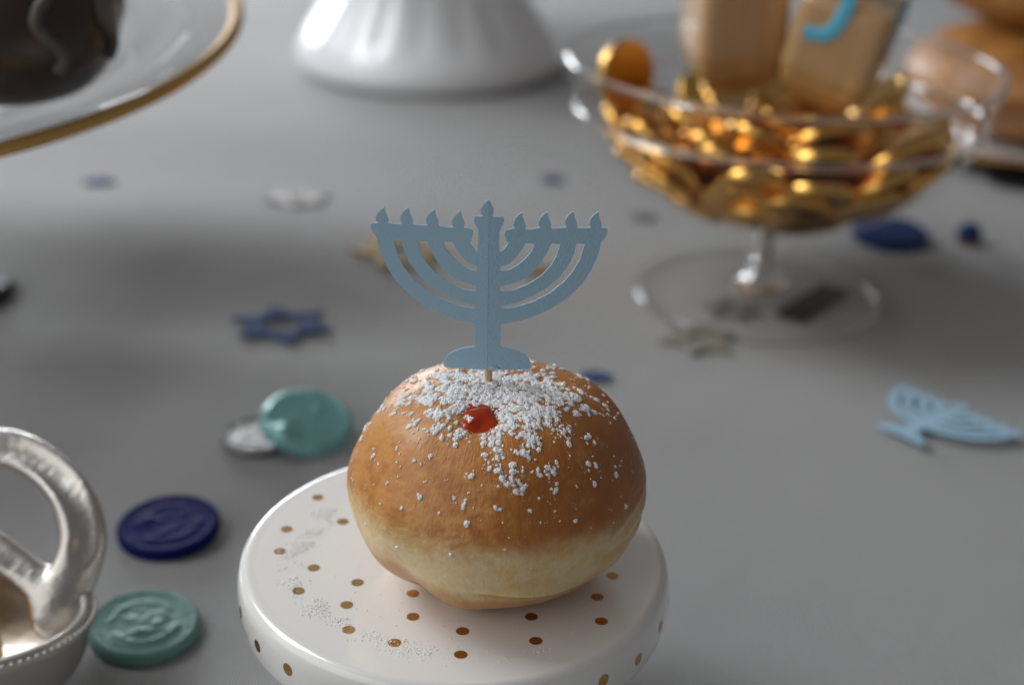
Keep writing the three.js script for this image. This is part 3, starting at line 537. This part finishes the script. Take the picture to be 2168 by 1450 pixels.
// ---------------------------------------------------------------- white fluted cake stand at the back
{
  const t = thing('fluted_cake_stand', 'white fluted pedestal of a large cake stand at the back', 'cake stand', [-0.0618, 0, -0.815]);
  const P = smooth([[0.0001, 0.0015], [0.098, 0.0012], [0.1040, 0.0060], [0.1048, 0.0150], [0.1010, 0.0240], [0.0920, 0.0380], [0.0790, 0.0580], [0.0640, 0.0830], [0.0520, 0.1080], [0.0450, 0.1300], [0.0440, 0.1500]], 120);
  const g = grid(360, 120, (u, v) => { const a = -u * 2 * Math.PI, q = P[Math.round(v * 120)], fl = sstep(0.022, 0.040, q.y) * 0.03; const r = q.x * (1 - fl + fl * Math.pow(Math.abs(Math.cos(a * 9)), 0.7)); return V(r * Math.cos(a), q.y, r * Math.sin(a)); });
  const n = g.attributes.normal, p = g.attributes.position, m = 60 * 361; weldSeam(g, 360, 120);
  if (n.getX(m) * p.getX(m) + n.getZ(m) * p.getZ(m) < 0) { const i = g.index.array; for (let k = 0; k < i.length; k += 3) { const q = i[k + 1]; i[k + 1] = i[k + 2]; i[k + 2] = q; } g.computeVertexNormals(); weldSeam(g, 360, 120); }
  mesh('pedestal', g, M.whiteware, t);
  mesh('cake_plate', lathe([[0.0001, 0.150], [0.044, 0.150], [0.10, 0.154], [0.150, 0.157], [0.154, 0.164], [0.150, 0.166], [0.0001, 0.160]], 120), M.whiteware, t);
}

// ---------------------------------------------------------------- plate of doughnuts at right
{
  const t = thing('pastry_plate', 'gold rimmed plate under the browned doughnuts at right edge', 'plate', [0.362, 0, -0.660]);
  mesh('plate', lathe([[0.0001, 0.010], [0.075, 0.010], [0.112, 0.0155], [0.1135, 0.0148], [0.105, 0.0110], [0.070, 0.0040], [0.060, 0.0012], [0.0001, 0.0012]], 140, 120), M.whiteware, t);
  const r = new THREE.TorusGeometry(0.1130, 0.0024, 12, 180); r.rotateX(Math.PI / 2); r.translate(0, 0.0155, 0); mesh('gold_rim', r, M.goldRim, t);
  const nu = 160, nv = 80;
  const bun = (sx, sy, seed) => {
    const g = grid(nu, nv, (u, v) => { const a = u * 2 * Math.PI, q = dProf.getPoint(v), k = (1 + 0.05 * N(Math.cos(a) * 1.5 + seed, q.y * 60, Math.sin(a) * 1.5)) / 0.0382 * sx; return V(q.x * k * Math.cos(a), q.y / 0.0542 * sy, q.x * k * Math.sin(a)); },
      (u, v, q) => { const n = fbm(q.x * 50 + seed, q.y * 50, q.z * 50, 3), m = fbm(q.x * 160, q.y * 160 + seed, q.z * 160, 3); return mix3([0.48, 0.215, 0.045], [0.26, 0.09, 0.014], sstep(-0.3, 0.4, n + m)).map((c) => c * (1 + 0.3 * m)); });
    const i = g.index.array, n = g.attributes.normal, p = g.attributes.position, mid = 40 * (nu + 1); weldSeam(g, nu, nv);
    if (n.getX(mid) * p.getX(mid) + n.getZ(mid) * p.getZ(mid) < 0) { for (let k = 0; k < i.length; k += 3) { const q = i[k + 1]; i[k + 1] = i[k + 2]; i[k + 2] = q; } g.computeVertexNormals(); weldSeam(g, nu, nv); }
    return g;
  };
  const R = mulberry(5);
  const dust = (parent, sx, sy, cx, cy, cz, n, sp) => { const l = []; for (let k = 0; k < n; k++) { const d = V(cx + (R() + R() - 1) * sp, cy + (R() + R() - 1) * sp, cz + (R() - 0.5) * sp).normalize(); const e = 1 / Math.sqrt((d.x * d.x + d.z * d.z) / (sx * sx) + d.y * d.y / (sy * sy / 4)); l.push([V(d.x * e, sy / 2 + d.y * e, d.z * e), V(1, 1, 1).multiplyScalar(0.0008 + 0.0012 * R()), randQ(R)]); } instances('powdered_sugar', lump(3, 0.4, 1), M.sugar, l, parent); };
  const a = thing('doughnut', 'large browned doughnut on gold rimmed plate behind the compote', 'doughnut', [0.362, 0.0105, -0.655]); mesh('dough', bun(0.080, 0.070, 3), M.crust, a); dust(a, 0.080, 0.070, 0.22, 0.55, 0.9, 110, 0.28);
  const b = thing('doughnut', 'upper browned doughnut stacked at the top right corner', 'doughnut', [0.375, 0.0790, -0.675]); mesh('dough', bun(0.078, 0.062, 8), M.crust, b);
  const k = single('dark_disc', 'dark flat disc on cloth in front of the pastry plate', 'confetti', new THREE.CylinderGeometry(0.019, 0.019, 0.003, 40).translate(0, 0.002, 0), M.black, [0.3330, 0, -0.5600]);  // flat black disc at the dark spot before the plate
}

renderer.render(scene, camera);
